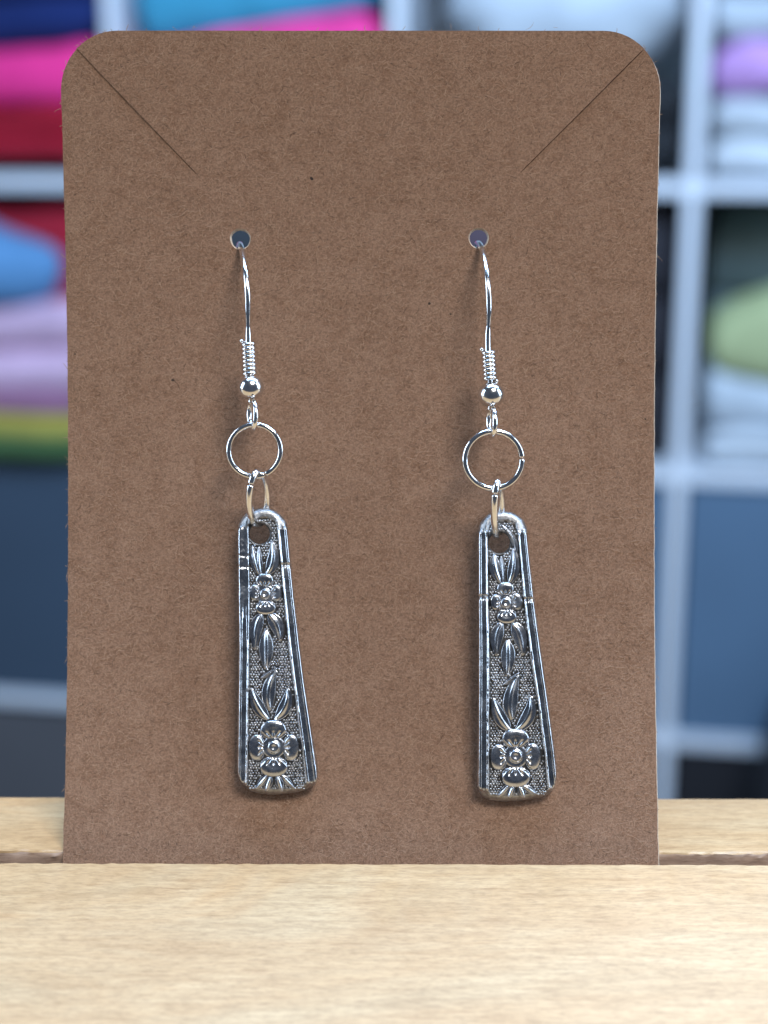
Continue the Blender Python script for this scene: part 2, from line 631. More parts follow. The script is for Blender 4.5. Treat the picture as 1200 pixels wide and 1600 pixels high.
# paper fibres lying on the card and sticking out of its cut edges
def fibres(name, n, wid, lmin, lmax, mat, lift, edge_only=False):
    ns = 5
    if edge_only:
        rim = out[out[:, 1] > 0.5]
        i = rng.integers(0, len(rim), n)
        st = rim[i] + np.stack([rng.uniform(-.05, .05, n), rng.uniform(-.4, .4, n)], 1)
        ang = np.arctan2(st[:, 1] - 44, st[:, 0] * 1.4) + rng.uniform(-1.2, 1.2, n)
        st = st - 0.25 * np.stack([np.cos(ang), np.sin(ang)], 1)
    else:
        st = np.stack([rng.uniform(uL + 0.4, uR - 0.4, n), rng.uniform(-1, vT - 0.4, n)], 1)
        ang = rng.normal(0.15, 0.9, n)
    L = rng.uniform(lmin, lmax, n) * np.where(rng.random(n) < 0.9, 1, 2.0)
    bend = rng.normal(0, 0.8, n)
    P = [st]
    for k in range(ns):
        a = ang + bend * (k / ns - 0.5)
        P.append(P[-1] + np.stack([np.cos(a), np.sin(a)], 1) * (L / ns)[:, None])
    P = np.stack(P, 1)                                       # n, ns+1, 2
    w = wid * rng.uniform(0.6, 1.2, n)
    if not edge_only:
        ok = np.ones(n, bool)
        for q in (P[:, 0], P[:, ns // 2], P[:, -1]):
            ok &= in_poly(q, out) & (poly_dist(q, out) > 0.3)
            for h in holes:
                ok &= ~in_poly(q, h) & (poly_dist(q, h) > 0.35)
        P, w = P[ok], w[ok]
    D = np.gradient(P, axis=1)
    D /= np.linalg.norm(D, axis=2)[..., None]
    tap = 0.35 + 0.65 * np.sin(math.pi * (np.arange(ns + 1) + 0.3) / (ns + 0.6))
    ww = w[:, None] * tap[None]
    N = np.stack([-D[..., 1], D[..., 0]], -1) * (ww / 2)[..., None]
    z0 = np.full(ww.shape, lift * 0.2)
    V = np.stack([np.concatenate([P - N, z0[..., None]], -1), np.concatenate([P, (lift + ww * 0.35)[..., None]], -1),
                  np.concatenate([P + N, z0[..., None]], -1)], 2).reshape(-1, 3)
    F = []
    for f in range(len(P)):
        for k in range(ns):
            b0 = (f * (ns + 1) + k) * 3
            F.append((b0 + 1, b0, b0 + 3, b0 + 4))
            F.append((b0 + 2, b0 + 1, b0 + 4, b0 + 5))
    fo = flap(V[:, :2]) + 0.05 * vnoise(V[:, 0] * 0.12, V[:, 1] * 0.12, 12)
    if edge_only:
        fo = fo - 0.2
    o = mk(name, card_pt(V[:, 0], V[:, 1], fo + V[:, 2]), F, mat, parent=card)
    meta(o, kind='stuff')
    return o


fibres('surface_fibres', 15000, 0.055, 0.25, 0.8, M_FIBRE, 0.008)
fibres('dark_fibres', 4500, 0.06, 0.2, 0.5, M_FIBRE2, 0.005)
fibres('edge_fibres', 420, 0.05, 0.3, 0.6, M_FIBRE, 0.0, True)


def blob(px, py, rx, ry, name, mat):
    u0, v0 = (float(q) for q in px2card(px, py))
    V = [(0, 0, 0.03)]
    n = 9
    for a in range(n):
        t = 2 * math.pi * a / n
        k = random.uniform(0.7, 1.2)
        V.append((rx * .0685 * k * math.cos(t), ry * .0685 * k * math.sin(t), -0.01))
    V = np.array(V)
    P = card_pt(V[:, 0] + u0, V[:, 1] + v0, V[:, 2] + flap(V[:, :2] + [u0, v0]) + 0.05 * vnoise((V[:, 0] + u0) * 0.12, (V[:, 1] + v0) * 0.12, 12))
    return mk(name, P, [(0, 1 + i, 1 + (i + 1) % n) for i in range(n)], mat, parent=card)


for (x, y, a, b) in ((270, 594, 4.5, 3), (487, 279, 4, 4), (704, 491, 2.5, 2.5), (117, 553, 2, 3), (671, 474, 3.5, 3), (1008, 655, 2, 2)):
    blob(x, y, a, b, 'speck', M_SPECK)


# ------------------------------------------------------------------ earrings
def build_earring(P):
    pxc = P['cx']
    u0, v0 = (float(q) for q in px2card(pxc, 1000))
    O = card_pt(np.array(u0), np.array(v0))
    h1, h2 = card_pt(np.array(u0), np.array(v0 + 0.5)), card_pt(np.array(u0), np.array(v0 - 0.5))
    ey = (h1 - h2) / np.linalg.norm(h1 - h2)
    ez = np.cross(np.array([1.0, 0, 0]), ey)

    def W(px, py, z):
        px = np.atleast_1d(np.asarray(px, float)); py = np.atleast_1d(np.asarray(py, float)); z = np.atleast_1d(np.asarray(z, float))
        px, py, z = np.broadcast_arrays(px, py, z)
        D = AX[None] + RT[None] * ((px - 600) / FPX)[:, None] + DN[None] * ((py - 800) / FPX)[:, None]
        t = (z - (CAM - O) @ ez) / (D @ ez)
        return CAM[None] + t[:, None] * D

    def cz(py):
        u, v = px2card(pxc, py)
        return float((card_pt(np.array(0.0) + u, np.array(0.0) + v) - O) @ ez)

    S = 0.0680
    root = empty('earring', W(P['cx'], P['ybot'], 0.5)[0])
    meta(root, P['label'], 'earring', 'pair of earrings on the card')

    # ---- ear wire: over the lower rim of the hole, out towards the viewer, down to the coil
    hx, hy = P['hole']
    zc = cz(hy + 12)
    hk = P['hook']                                           # (px, py, z above card at hole)
    pts = [(hx - 5, hy + 150, zc - 7.0), (hx - 4, hy + 90, zc - 7.6), (hx - 3, hy + 40, zc - 6.6), (hx - 2, hy + 14, zc - 4.0),
           (hx - 1, hy + 8.5, zc - 1.6)] + [(a, b, zc + c) for a, b, c in hk]
    pts = catmull(np.array(pts), 10)
    rr = np.interp(pts[:, 1], [hy, hy + 60, hy + 110, hy + 138, hy + 150, hy + 165], [0.33, 0.33, 0.31, 0.24, 0.31, 0.33])
    rr[:50] = 0.33
    V, F = tube(W(pts[:, 0], pts[:, 1], pts[:, 2]), rr, 16)
    mk('ear_wire', V, F, M_WIRE, root)
    zh = zc + hk[-1][2]                                      # depth of coil, bead and loop axis

    # ---- coil
    x0, y0, x1, y1, turns = P['coil']
    t = np.linspace(0, 1, int(turns * 28))
    a = t * turns * 2 * math.pi + math.pi * 0.9
    cr_ = 9.6
    grow = np.where(t < 0.04, 1 + P.get('coil_end', 0.08) * (1 - t * 25), 1.0)
    V, F = tube(W(x0 + (x1 - x0) * t + cr_ * grow * np.cos(a), y0 + (y1 - y0) * t, zh + cr_ * S * np.sin(a)), 3.0 * S, 10)
    mk('coil', V, F, M_WIRE, root)

    # ---- bead: squashed ball with a drilled flat top and bottom
    bx, by, brx, bry = P['bead']
    V, F = [], []
    nu, nv = 40, 26
    c = W(bx, by, zh)[0]
    for i in range(nv + 1):
        th = math.pi * (0.09 + 0.82 * i / nv)
        for k in range(nu):
            ph = 2 * math.pi * k / nu
            V.append(c + np.array([1.0, 0, 0]) * brx * S * math.sin(th) * math.cos(ph) + ey * bry * S * math.cos(th) + ez * brx * S * math.sin(th) * math.sin(ph))
    for i in range(nv):
        for k in range(nu):
            k2 = (k + 1) % nu
            F.append((i * nu + k, (i + 1) * nu + k, (i + 1) * nu + k2, i * nu + k2))
    F.append(tuple(range(nu)))
    F.append(tuple(nv * nu + k for k in range(nu - 1, -1, -1)))
    mk('bead', V, F, M_WIRE, root, autosmooth=50)

    # ---- eye loop under the bead, seen nearly edge on
    lx, ly0, ly1, spread = P['loop']
    t = np.linspace(-0.42 * math.pi, 1.42 * math.pi, 40) + math.pi
    cy_, ryy = (ly0 + ly1) / 2, (ly1 - ly0) / 2
    zz = zh + 1.35 * np.cos(t)
    V, F = tube(W(lx + spread * np.cos(t), cy_ - ryy * np.sin(t) * 0 + ryy * np.sin(t - math.pi) * -1 * -1, zz), 0.31, 14)
    mk('eye_loop', V, F, M_WIRE, root)

    # ---- jump rings
    rx, ry, rad, wr, gap = P['ring']
    zr = zh + 0.25
    n = 120
    a = np.linspace(gap + 0.035, gap + 2 * math.pi - 0.035, n)
    z = zr - 0.4 + 0.45 * np.sin(a) + P.get('ring_twist', 0.0) * np.cos(a) + np.linspace(0.12, -0.12, n)
    V, F = tube(W(rx + rad * np.cos(a), ry - rad * np.sin(a), z), wr * S, 16)
    mk('jump_ring', V, F, M_WIRE, root)
    sx, sy, sw, sh, swr = P['link']
    zt = P['zt'] + cz(P['ytop'])                             # back of the pendant's top end
    zmid = zt + 0.75
    a = np.linspace(0.6, 0.6 + 2 * math.pi - 0.09, n)
    V, F = tube(W(sx - sw * np.cos(a) + 0.5 * np.sin(a), sy - sh * np.sin(a), zmid + 1.75 * np.cos(a) + (zr - 0.8 - zmid) * (0.5 + 0.5 * np.sin(a))), swr * S, 16)
    mk('jump_ring', V, F, M_WIRE, root)

    # ---- pendant
    outl = catmull(np.array(P['outline'] + [P['outline'][0]]), 9)[:-1]
    d = np.linalg.norm(np.diff(np.vstack([outl, outl[:1]]), axis=0), axis=1)
    ypt, ypb = outl[:, 1].min(), outl[:, 1].max()
    outl = outl + np.stack([0.35 * vnoise(outl[:, 1] * 0.35, outl[:, 0] * 0.3, 3), 0.45 * vnoise(outl[:, 0] * 0.5, outl[:, 1] * 0.2, 4)], 1)
    hcx, hcy, hr = P['phole']
    hole = np.array([(hcx + hr * math.cos(q), hcy + hr * 0.98 * math.sin(q)) for q in np.linspace(0, 2 * math.pi, 49)[:-1]])
    zb_top, zb_bot = zt, cz(ypb) + 0.25
    THK = 1.25

    def zfront(py):
        f = (py - ypt) / (ypb - ypt)
        return zb_top + (zb_bot - zb_top) * f + THK + 0.38 * (1 - (2 * f - 1) ** 2)

    def edge(arr):
        A_ = np.array(arr)
        def fn(y):
            y = np.asarray(y, float)
            s0 = (A_[1, 0] - A_[0, 0]) / (A_[1, 1] - A_[0, 1])
            s1 = (A_[-1, 0] - A_[-2, 0]) / (A_[-1, 1] - A_[-2, 1])
            v = np.interp(y, A_[:, 1], A_[:, 0])
            v = np.where(y < A_[0, 1], A_[0, 0] + (y - A_[0, 1]) * s0, v)
            return np.where(y > A_[-1, 1], A_[-1, 0] + (y - A_[-1, 1]) * s1, v)
        return fn
    XL, XR, BL, BR = edge(P['XL']), edge(P['XR']), edge(P['BL']), edge(P['BR'])
    pe = np.array([-0.4, 0.0, 0.05, 0.12, 0.20, 0.29, 0.37, 0.44, 0.49, 0.53, 0.57, 0.61, 0.65, 0.70, 0.77, 0.85, 0.93, 1.00, 1.06, 1.13, 1.2])
    ph = np.array([0.00, 0.05, 0.27, 0.45, 0.55, 0.56, 0.48, 0.33, 0.24, 0.21, 0.21, 0.22, 0.25, 0.34, 0.48, 0.55, 0.50, 0.34, 0.14, 0.02, 0.0])
    wornL = P.get('worn_left', 0.0)

    def height(p):
        x, y = p[:, 0], p[:, 1]
        eL = (x - XL(y)) / (BL(y) - XL(y))
        eR = (XR(y) - x) / (XR(y) - BR(y))
        hl = np.interp(eL, pe, ph)
        if wornL:
            flat = np.interp(eL, [0, 0.08, 0.2, 0.7, 0.9, 1.0, 1.1], [0.1, 0.33, 0.42, 0.36, 0.36, 0.30, 0.0])
            k = np.clip((1010 - y) / 90, 0, 1) * wornL
            hl = hl * (1 - k) + k * (flat + np.where(eL < 1, 0.035 * vnoise(x * 0.5, y * 0.45, 21), 0))
        hr_ = np.interp(eR, pe, ph)
        H = np.where(eL < 1.2, hl, np.where(eR < 1.2, hr_, 0))
        for (ny, side, dep) in P['notches']:
            e = eL if side == 'L' else eR
            ind = (e > -0.2) & (e < 1.1)
            H = H - np.where(ind, dep * np.exp(-((y - ny) / 2.2) ** 2), 0)
        H = H + np.where((eL < 1.05) | (eR < 1.05), 0.018 * vnoise(x * 0.22, y * 0.10, 31) + 0.008 * vnoise(x * 0.6, y * 0.5, 33), 0)
        dd = poly_dist(p, outl)
        # filed-down ends
        topz = np.clip((P['filed_top'] - y) / 8, 0, 1)
        ctop = -0.30 + 0.75 * (1 - np.exp(-dd / 6.0)) + 0.03 * vnoise(x * 0.5, y * 0.5, 41) + 0.02 * vnoise(x * 1.1, y * 1.1, 43)
        H = np.where(topz > 0, H * (1 - topz) + topz * np.minimum(np.maximum(H, 0.20 * (dd < 15)), ctop), H)
        botz = np.clip((y - (P['filed_bot'] + 6 * np.abs(x - pxc - 5) / 60 * -1)) / 5, 0, 1)
        cbot = -0.45 + 0.07 * dd + 0.03 * vnoise(x * 0.8, y * 0.25, 45)
        H = np.where(botz > 0, H * (1 - botz) + botz * np.minimum(H + 0.05, cbot), H)
        rim = np.clip(1 - dd / 2.2, 0, 1)
        H = H - 0.22 * rim ** 2
        dh = np.hypot(x - hcx, y - hcy) - hr
        H = np.where(dh < 5, np.maximum(H, 0.10 * np.clip(1 - dh / 5, 0, 1)) - 0.16 * np.clip(1 - dh / 1.6, 0, 1) ** 2, H)
        return H

    grid = []
    for y in np.arange(ypt + 1.2, ypb - 0.8, 1.9):
        xl, xr, bl, br = (float(f(y)) for f in (XL, XR, BL, BR))
        xs = [xl + e * (bl - xl) for e in pe[1:]] + [xr - e * (xr - br) for e in pe[1:]]
        a_, b_ = xl + 1.3 * (bl - xl), xr - 1.3 * (xr - br)
        xs += list(np.linspace(a_, b_, max(4, int((b_ - a_) / 3))))
        if y < P['filed_top'] + 4 or y > P['filed_bot'] - 4:
            xs = list(np.arange(xl - 2, xr + 2, 1.6))
        grid += [(x, y + 0.15 * ((i * 7) % 3 - 1)) for i, x in enumerate(xs)]
    grid = np.array(grid)
    ok = in_poly(grid, outl) & (poly_dist(grid, outl) > 0.55) & ~in_poly(grid, hole) & (poly_dist(grid, hole) > 0.5)
    grid = grid[ok]
    rim = outl + (np.array([pxc, 1000]) - outl) * 0
    V2, F2 = triangulate([outl, hole], grid)
    A = V2[F2]
    cr2 = (A[:, 1, 0] - A[:, 0, 0]) * (A[:, 2, 1] - A[:, 0, 1]) - (A[:, 1, 1] - A[:, 0, 1]) * (A[:, 2, 0] - A[:, 0, 0])
    F2[cr2 > 0] = F2[cr2 > 0][:, ::-1]                       # image y points down
    H = height(V2)
    front = W(V2[:, 0], V2[:, 1], zfront(V2[:, 1]) + H)
    back = W(V2[:, 0], V2[:, 1], zfront(V2[:, 1]) - THK)
    n2 = len(V2)
    cnt = Counter()
    for f in F2:
        for a, b in ((f[0], f[1]), (f[1], f[2]), (f[2], f[0])):
            cnt[(min(a, b), max(a, b))] += 1
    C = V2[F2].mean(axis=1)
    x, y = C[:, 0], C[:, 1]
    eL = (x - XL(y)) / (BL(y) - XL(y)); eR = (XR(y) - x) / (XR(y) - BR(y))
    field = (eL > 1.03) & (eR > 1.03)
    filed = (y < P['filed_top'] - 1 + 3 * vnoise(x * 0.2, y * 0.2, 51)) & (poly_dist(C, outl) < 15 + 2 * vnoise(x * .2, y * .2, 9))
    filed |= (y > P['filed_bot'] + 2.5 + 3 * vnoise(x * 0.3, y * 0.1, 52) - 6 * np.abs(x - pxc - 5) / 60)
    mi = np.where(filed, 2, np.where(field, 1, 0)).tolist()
    faces = [tuple(int(q) for q in f) for f in F2]
    faces += [tuple(int(q) + n2 for q in f[::-1]) for f in F2]
    mi += [0] * len(F2)
    for f in F2:
        for a, b in ((f[0], f[1]), (f[1], f[2]), (f[2], f[0])):
            if cnt[(min(a, b), max(a, b))] == 1:
                faces.append((int(b), int(a), int(a) + n2, int(b) + n2))
                mi.append(2)
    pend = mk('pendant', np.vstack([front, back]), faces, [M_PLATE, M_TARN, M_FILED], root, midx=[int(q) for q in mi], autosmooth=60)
    meta(pend, P['plabel'])

    # ---- stippled ground between the motifs
    V, F = [], []
    circ = [(fx, fy, 1.0, br_ + 1.5, br_ + 1.5) for (fx, fy, br_, _) in P['flowers']]
    for (_, _, _, petals) in P['flowers']:
        circ += [(a, b, 1.0, c * 1.1 + 1.2, d_ * 1.1 + 1.2) for (a, b, c, d_) in petals]
    for (a, b, c, hw, ht) in P['leaves']:
        a, b, c = (np.array(q, float) for q in (a, b, c))
        ctrl = 2 * b - (a + c) / 2
        for t in np.linspace(0.02, 0.98, 14):
            p = (1 - t) ** 2 * a + 2 * t * (1 - t) * ctrl + t * t * c
            w = hw * 1.42 * math.sin(math.pi * t ** 0.85) ** 0.85 + 1.0
            circ.append((p[0], p[1], 1.0, w, w))
    circ = np.array(circ)
    row = 0
    y = ypt + 8.0
    while y < ypb - 9:
        a_, b_ = float(BL(y)) + 2.6, float(BR(y)) - 2.2
        k = a_ + (2.2 if row % 2 else 0)
        while k < b_:
            qx, qy = k + random.uniform(-.55, .55), y + random.uniform(-.5, .5)
            if (((circ[:, 0] - qx) / circ[:, 3]) ** 2 + ((circ[:, 1] - qy) / circ[:, 4]) ** 2).min() > 1 and math.hypot(qx - hcx, qy - hcy) > hr + 3 and not (qy < P['filed_top'] and poly_dist(np.array([[qx, qy]]), outl)[0] < 16):
                r = random.uniform(1.7, 2.35)
                hh = random.uniform(0.10, 0.15)
                b0 = len(V)
                V.append((qx, qy, hh))
                for ring, (f, g) in enumerate(((0.6, 0.78), (1.0, -0.05))):
                    for s in range(7):
                        t = 2 * math.pi * (s + ring * 0.5) / 7
                        V.append((qx + r * f * math.cos(t), qy + r * f * math.sin(t), hh * g))
                for s in range(7):
                    s2 = (s + 1) % 7
                    F.append((b0, b0 + 1 + s2, b0 + 1 + s))
                    F.append((b0 + 1 + s, b0 + 1 + s2, b0 + 8 + s))
                    F.append((b0 + 1 + s2, b0 + 8 + s2, b0 + 8 + s))
            k += 4.4
        y += 3.95
        row += 1
    V = np.array(V)
    o = mk('stippled_ground', W(V[:, 0], V[:, 1], zfront(V[:, 1]) + V[:, 2]), F, M_DOT, pend)
    meta(o, kind='stuff')

    def surf(name, V, F, mat=M_SILVER):
        V = np.array(V)
        return mk(name, W(V[:, 0], V[:, 1], zfront(V[:, 1]) + V[:, 2]), F, mat, pend)

    # ---- flowers
    for (fx, fy, br_, petals) in P['flowers']:
        for (qx, qy, hw, hh) in petals:
            ang = math.atan2(fy - qy, fx - qx)               # towards the flower's centre
            nr, na = 15, 60
            hw, hh = hw * 1.10, hh * 1.10
            V = [(qx, qy, 0.0)]
            ht = 0.18 + 0.014 * min(hw, hh)
            def hgt(r, t):
                c = math.cos(t - ang)
                z = ht * (1 - r ** 4.0) ** 0.55 + 0.04
                z -= ht * 0.22 * max(0.0, 1 - ((r * math.cos(t - ang) - 0.25) ** 2 + (r * math.sin(t - ang)) ** 2) / 0.42)
                w_ = r * c
                if w_ > 0.0:
                    s = r * math.sin(t - ang)
                    fan = s / (1.25 - w_)                     # creases fan out from the flower's centre
                    k_ = min(1.0, w_ * 3.2)
                    z -= 0.17 * k_ * (0.5 + 0.5 * math.cos(fan * 15.0)) ** 3
                    z -= 0.10 * max(0, w_ - 0.55)
                return z
            V[0] = (qx, qy, hgt(0, ang))
            for i in range(1, nr + 1):
                r = (i / nr) ** 0.8
                for k in range(na):
                    t = 2 * math.pi * k / na
                    pin = 1 - 0.16 * max(0, math.cos(t - ang)) ** 2
                    ex = 2.35
                    su = (abs(math.cos(t)) ** ex + abs(math.sin(t)) ** ex) ** (-1 / ex)
                    rim_w = 1 + 0.02 * math.sin(3 * t + qx)
                    V.append((qx + hw * r * pin * su * math.cos(t) * rim_w, qy + hh * r * pin * su * math.sin(t), hgt(min(r, 0.999), t) if i < nr else 0.0))
            F = [(0, 1 + (k + 1) % na, 1 + k) for k in range(na)]
            for i in range(nr - 1):
                for k in range(na):
                    k2 = (k + 1) % na
                    F.append((1 + i * na + k, 1 + i * na + k2, 1 + (i + 1) * na + k2, 1 + (i + 1) * na + k))
            surf('petal', V, F)
        V, F = [(fx, fy, 0.40)], []
        na = 28
        rings = [(0.18, 0.41), (0.35, 0.46), (0.60, 0.52), (0.82, 0.50), (0.98, 0.40), (1.08, 0.24), (1.12, 0.12), (1.3, 0.14), (1.6, 0.16), (1.85, 0.13), (1.95, 0.0)]
        for (r, z) in rings:
            for k in range(na):
                t = 2 * math.pi * k / na
                V.append((fx + br_ * r * math.cos(t), fy + br_ * r * math.sin(t), z))
        F = [(0, 1 + (k + 1) % na, 1 + k) for k in range(na)]
        for i in range(len(rings) - 1):
            for k in range(na):
                k2 = (k + 1) % na
                F.append((1 + i * na + k, 1 + i * na + k2, 1 + (i + 1) * na + k2, 1 + (i + 1) * na + k))
        surf('flower_centre', V, F)

    # ---- leaves
    xs = [-1.0, -0.93, -0.8, -0.6, -0.38, -0.2, -0.08, 0.08, 0.2, 0.38, 0.6, 0.8, 0.93, 1.0]
    zs = [-0.02, 0.50, 0.62, 0.58, 0.70, 0.88, 1.04, 0.98, 0.80, 0.62, 0.50, 0.58, 0.48, -0.02]
    for (a, b, c, hw, ht) in P['leaves']:
        hw, ht = hw * 1.38, ht * 1.25
        a, b, c = (np.array(q, float) for q in (a, b, c))
        ctrl = 2 * b - (a + c) / 2
        V, F = [], []
        nt = 26
        for i in range(nt + 1):
            t = i / nt
            p = (1 - t) ** 2 * a + 2 * t * (1 - t) * ctrl + t * t * c
            dv = 2 * (1 - t) * (ctrl - a) + 2 * t * (c - ctrl)
            dv /= np.linalg.norm(dv)
            nv_ = np.array([-dv[1], dv[0]])
            w = hw * (0.12 + 0.88 * math.sin(math.pi * min(1, t ** 0.85)) ** 0.85) if 0 < t < 1 else hw * (0.30 if t == 0 else 0.03)
            hs = ht * (0.45 + 0.55 * math.sin(math.pi * t) ** 0.5) if t < 1 else ht * 0.1
            for s, z in zip(xs, zs):
                q = p + nv_ * w * s
                V.append((q[0], q[1], z * hs))
        m_ = len(xs)
        for i in range(nt):
            for k in range(m_ - 1):
                F.append((i * m_ + k, (i + 1) * m_ + k, (i + 1) * m_ + k + 1, i * m_ + k + 1))
        o = surf('leaf', V, F)
        # consistent outward normals
        nz = np.mean([np.dot(np.array(q.normal), ez) for q in o.data.polygons])
        if nz < 0:
            o.data.flip_normals()
    return root


LEFT = dict(
    cx=420, ybot=1242, hole=(375.5, 373.5),
    label='silver earring with a worn left border, hanging from the left hole of the card',
    plabel='tapered silver spoon-handle pendant with its left border worn smooth',
    hook=[(376.5, 386, 0.35), (379.5, 398, 2.2), (383.5, 425, 3.9), (386.5, 455, 4.5), (387.3, 485, 4.1), (387.6, 508, 3.6), (388, 526, 3.3), (388.5, 545, 3.2), (390, 588, 3.1)],
    coil=(388, 533, 390, 586, 8.2), bead=(392, 605.5, 20.3, 19.3), loop=(394.5, 626, 671, 5.0),
    ring=(398, 704, 40.5, 4.5, -1.15), ring_twist=0.25, link=(403.5, 779, 14.0, 42, 5.6), zt=1.7, ytop=800,
    outline=[(371, 855), (371.5, 831), (376, 813), (389.5, 799.5), (409, 793.5), (427, 796.5), (442, 808.5), (449.5, 825), (455.5, 888), (463, 957),
             (475, 1056), (487, 1137), (494, 1180), (496.5, 1203), (495.5, 1218), (488, 1229), (466, 1237.5), (430, 1241.5), (402, 1239), (385, 1231.5), (374.5, 1217), (370.5, 1198), (371, 1140), (372.5, 1020), (372, 930)],
    XL=[(371, 840), (372.5, 1020), (371, 1140), (370.5, 1210)], XR=[(450, 825), (455.5, 888), (463, 957), (475, 1056), (487, 1137), (496, 1200)],
    BL=[(388, 830), (389.5, 930), (389.5, 1020), (388, 1140), (386.5, 1220)], BR=[(433, 822), (440.5, 900), (451, 1010), (463, 1104), (472, 1170), (477.5, 1218)],
    phole=(405.5, 834, 16.0), filed_top=826, filed_bot=1229, worn_left=0.9, notches=[(883, 'R', 0.2), (868, 'L', 0.10), (886, 'L', 0.08)],
    flowers=[(414, 928, 8.0, [(413.5, 907.5, 13.2, 10.8), (398.5, 926, 8.6, 12), (431, 926.5, 9, 12.3), (415, 948.5, 15, 11.5)]),
             (427.7, 1167.5, 9.3, [(427, 1141.5, 19.5, 15), (402, 1168, 13, 19), (454, 1168, 12.6, 19.3), (427.7, 1197, 20.3, 16)])],
    leaves=[((407, 1060), (419, 1053), (434, 1043), 2.6, .30), ((405, 897), (397, 875), (394, 852), 5.5, .26), ((408, 897), (404, 876), (405, 853), 4.5, .26), ((416, 897), (426.5, 876), (425, 845), 7.5, .33),
            ((409, 959), (400, 982), (398, 1016), 7.8, .33), ((419, 960), (432, 976), (438, 1003), 8.6, .33), ((415, 985), (416, 1016), (415, 1047), 8.6, .36),
            ((423, 1110), (420, 1078), (432, 1046), 8.2, .36), ((420, 1124), (403, 1103), (392.5, 1074), 7.6, .33), ((429, 1124), (446, 1103), (449.5, 1074), 7.8, .33),
            ((418, 1210), (409, 1222), (398, 1233), 4.2, .26), ((424, 1212), (419, 1225), (415, 1237), 4.8, .26), ((433, 1212), (437, 1225), (441, 1237), 4.8, .26), ((440, 1210), (449, 1221), (460, 1231), 4.2, .26)])

RIGHT = dict(
    cx=800, ybot=1252, hole=(748, 372),
    label='silver earring with crisp double borders, hanging from the right hole of the card',
    plabel='tapered silver spoon-handle pendant with crisp double-ridged borders',
    hook=[(751, 384.5, 0.35), (755, 396, 2.2), (760, 425, 3.9), (763, 455, 4.6), (764, 485, 4.3), (763, 508, 3.8), (762, 526, 3.5), (762.5, 552, 3.4), (766, 599, 3.3)],
    coil=(763, 546, 766, 596, 7.6), bead=(767.5, 616.5, 21.0, 19.6), loop=(768.5, 637, 681, 5.0),
    ring=(771, 718.5, 44.5, 4.8, 0.06), ring_twist=-0.2, link=(778, 795, 5.6, 43.5, 5.8), zt=1.7, ytop=805,
    outline=[(746.5, 858), (746.8, 837), (750, 819), (762, 804), (780, 798.6), (801, 801), (816, 811.5), (823.5, 828), (826.5, 858), (835.5, 940),
             (846, 1018), (856.5, 1092), (867, 1172), (870, 1205), (867.5, 1225), (858, 1240), (834, 1248), (798, 1252), (768, 1250.5), (753, 1242.5), (746, 1227), (745.5, 1200), (746.4, 1140), (747, 1020), (747, 930)],
    XL=[(746.6, 850), (747, 1020), (746.4, 1140), (745.8, 1215)], XR=[(823.5, 828), (826.5, 858), (835.5, 940), (846, 1018), (856.5, 1092), (867, 1172), (870, 1200)],
    BL=[(762, 825), (763, 930), (765, 1020), (764.5, 1140), (764, 1230)], BR=[(808.5, 825), (819, 942), (828, 1020), (840, 1095), (851, 1179), (855, 1224)],
    phole=(780, 848, 16.6), filed_top=833, filed_bot=1238, notches=[(933, 'L', 0.30), (937, 'R', 0.22)],
    flowers=[(790.5, 942, 8.0, [(790, 921, 13, 10.8), (775.5, 941, 8.6, 11.8), (807, 940, 8.8, 12.6), (792, 962, 14.6, 11.8)]),
             (806, 1181.5, 9.8, [(805.5, 1155, 20, 15.3), (780, 1183, 13.2, 18.8), (832, 1182, 12.6, 19.6), (806, 1213, 20.8, 16.4)])],
    leaves=[((786, 1070), (798, 1062), (813, 1050), 2.8, .30), ((783, 911), (773.5, 887), (773, 866), 7.2, .33), ((786, 911), (784, 889), (783, 868), 4.0, .26), ((795, 911), (803, 886), (802, 855), 7.2, .33), ((804, 868), (803, 845), (783, 819), 3.6, .24),
            ((785, 974), (776, 995), (776, 1026), 8.0, .33), ((800, 974), (812, 993), (817, 1025), 8.8, .33), ((793, 1000), (794, 1028), (792, 1058), 8.6, .36),
            ((801, 1124), (798, 1092), (810, 1053), 9.0, .36), ((798, 1141), (781, 1120), (770.5, 1089), 8.0, .33), ((806, 1141), (826, 1118), (829, 1086), 8.3, .33),
            ((796, 1226), (787, 1236), (778, 1244), 4.2, .26), ((802, 1228), (798, 1238), (794, 1247), 4.6, .26), ((811, 1228), (816, 1238), (819, 1247), 4.6, .26), ((817, 1226), (827, 1234), (839, 1241), 4.4, .26)])

build_earring(LEFT)
build_earring(RIGHT)

# ------------------------------------------------------------------ blurred shelf unit in the background (metres in its own frame)
YAW = R(9.5)
SO = np.array([15.0, 1750.0, 0.0])
SD = np.array([math.cos(YAW), -math.sin(YAW), 0.0])          # along the shelf, to the right (and nearer)
SN = np.array([math.sin(YAW), math.cos(YAW), 0.0])           # into the shelf
UP = np.array([0.0, 0.0, 1.0])
PIT = 353.0
ZL = [330.0, -22.0, -371.0, -722.0, -1073.0]
BT = 9.0                                                     # half board thickness
DEP = 380.0


def sp(s, d, z):
    return SO + SD * s + SN * d + UP * z


def px2shelf(px, py, d=0.0):
    r = ray(px, py)
    n = SN
    t = ((SO + SN * d - CAM) @ n) / (r @ n)
    P = CAM + t * r
    return float((P - SO) @ SD), float(P[2])


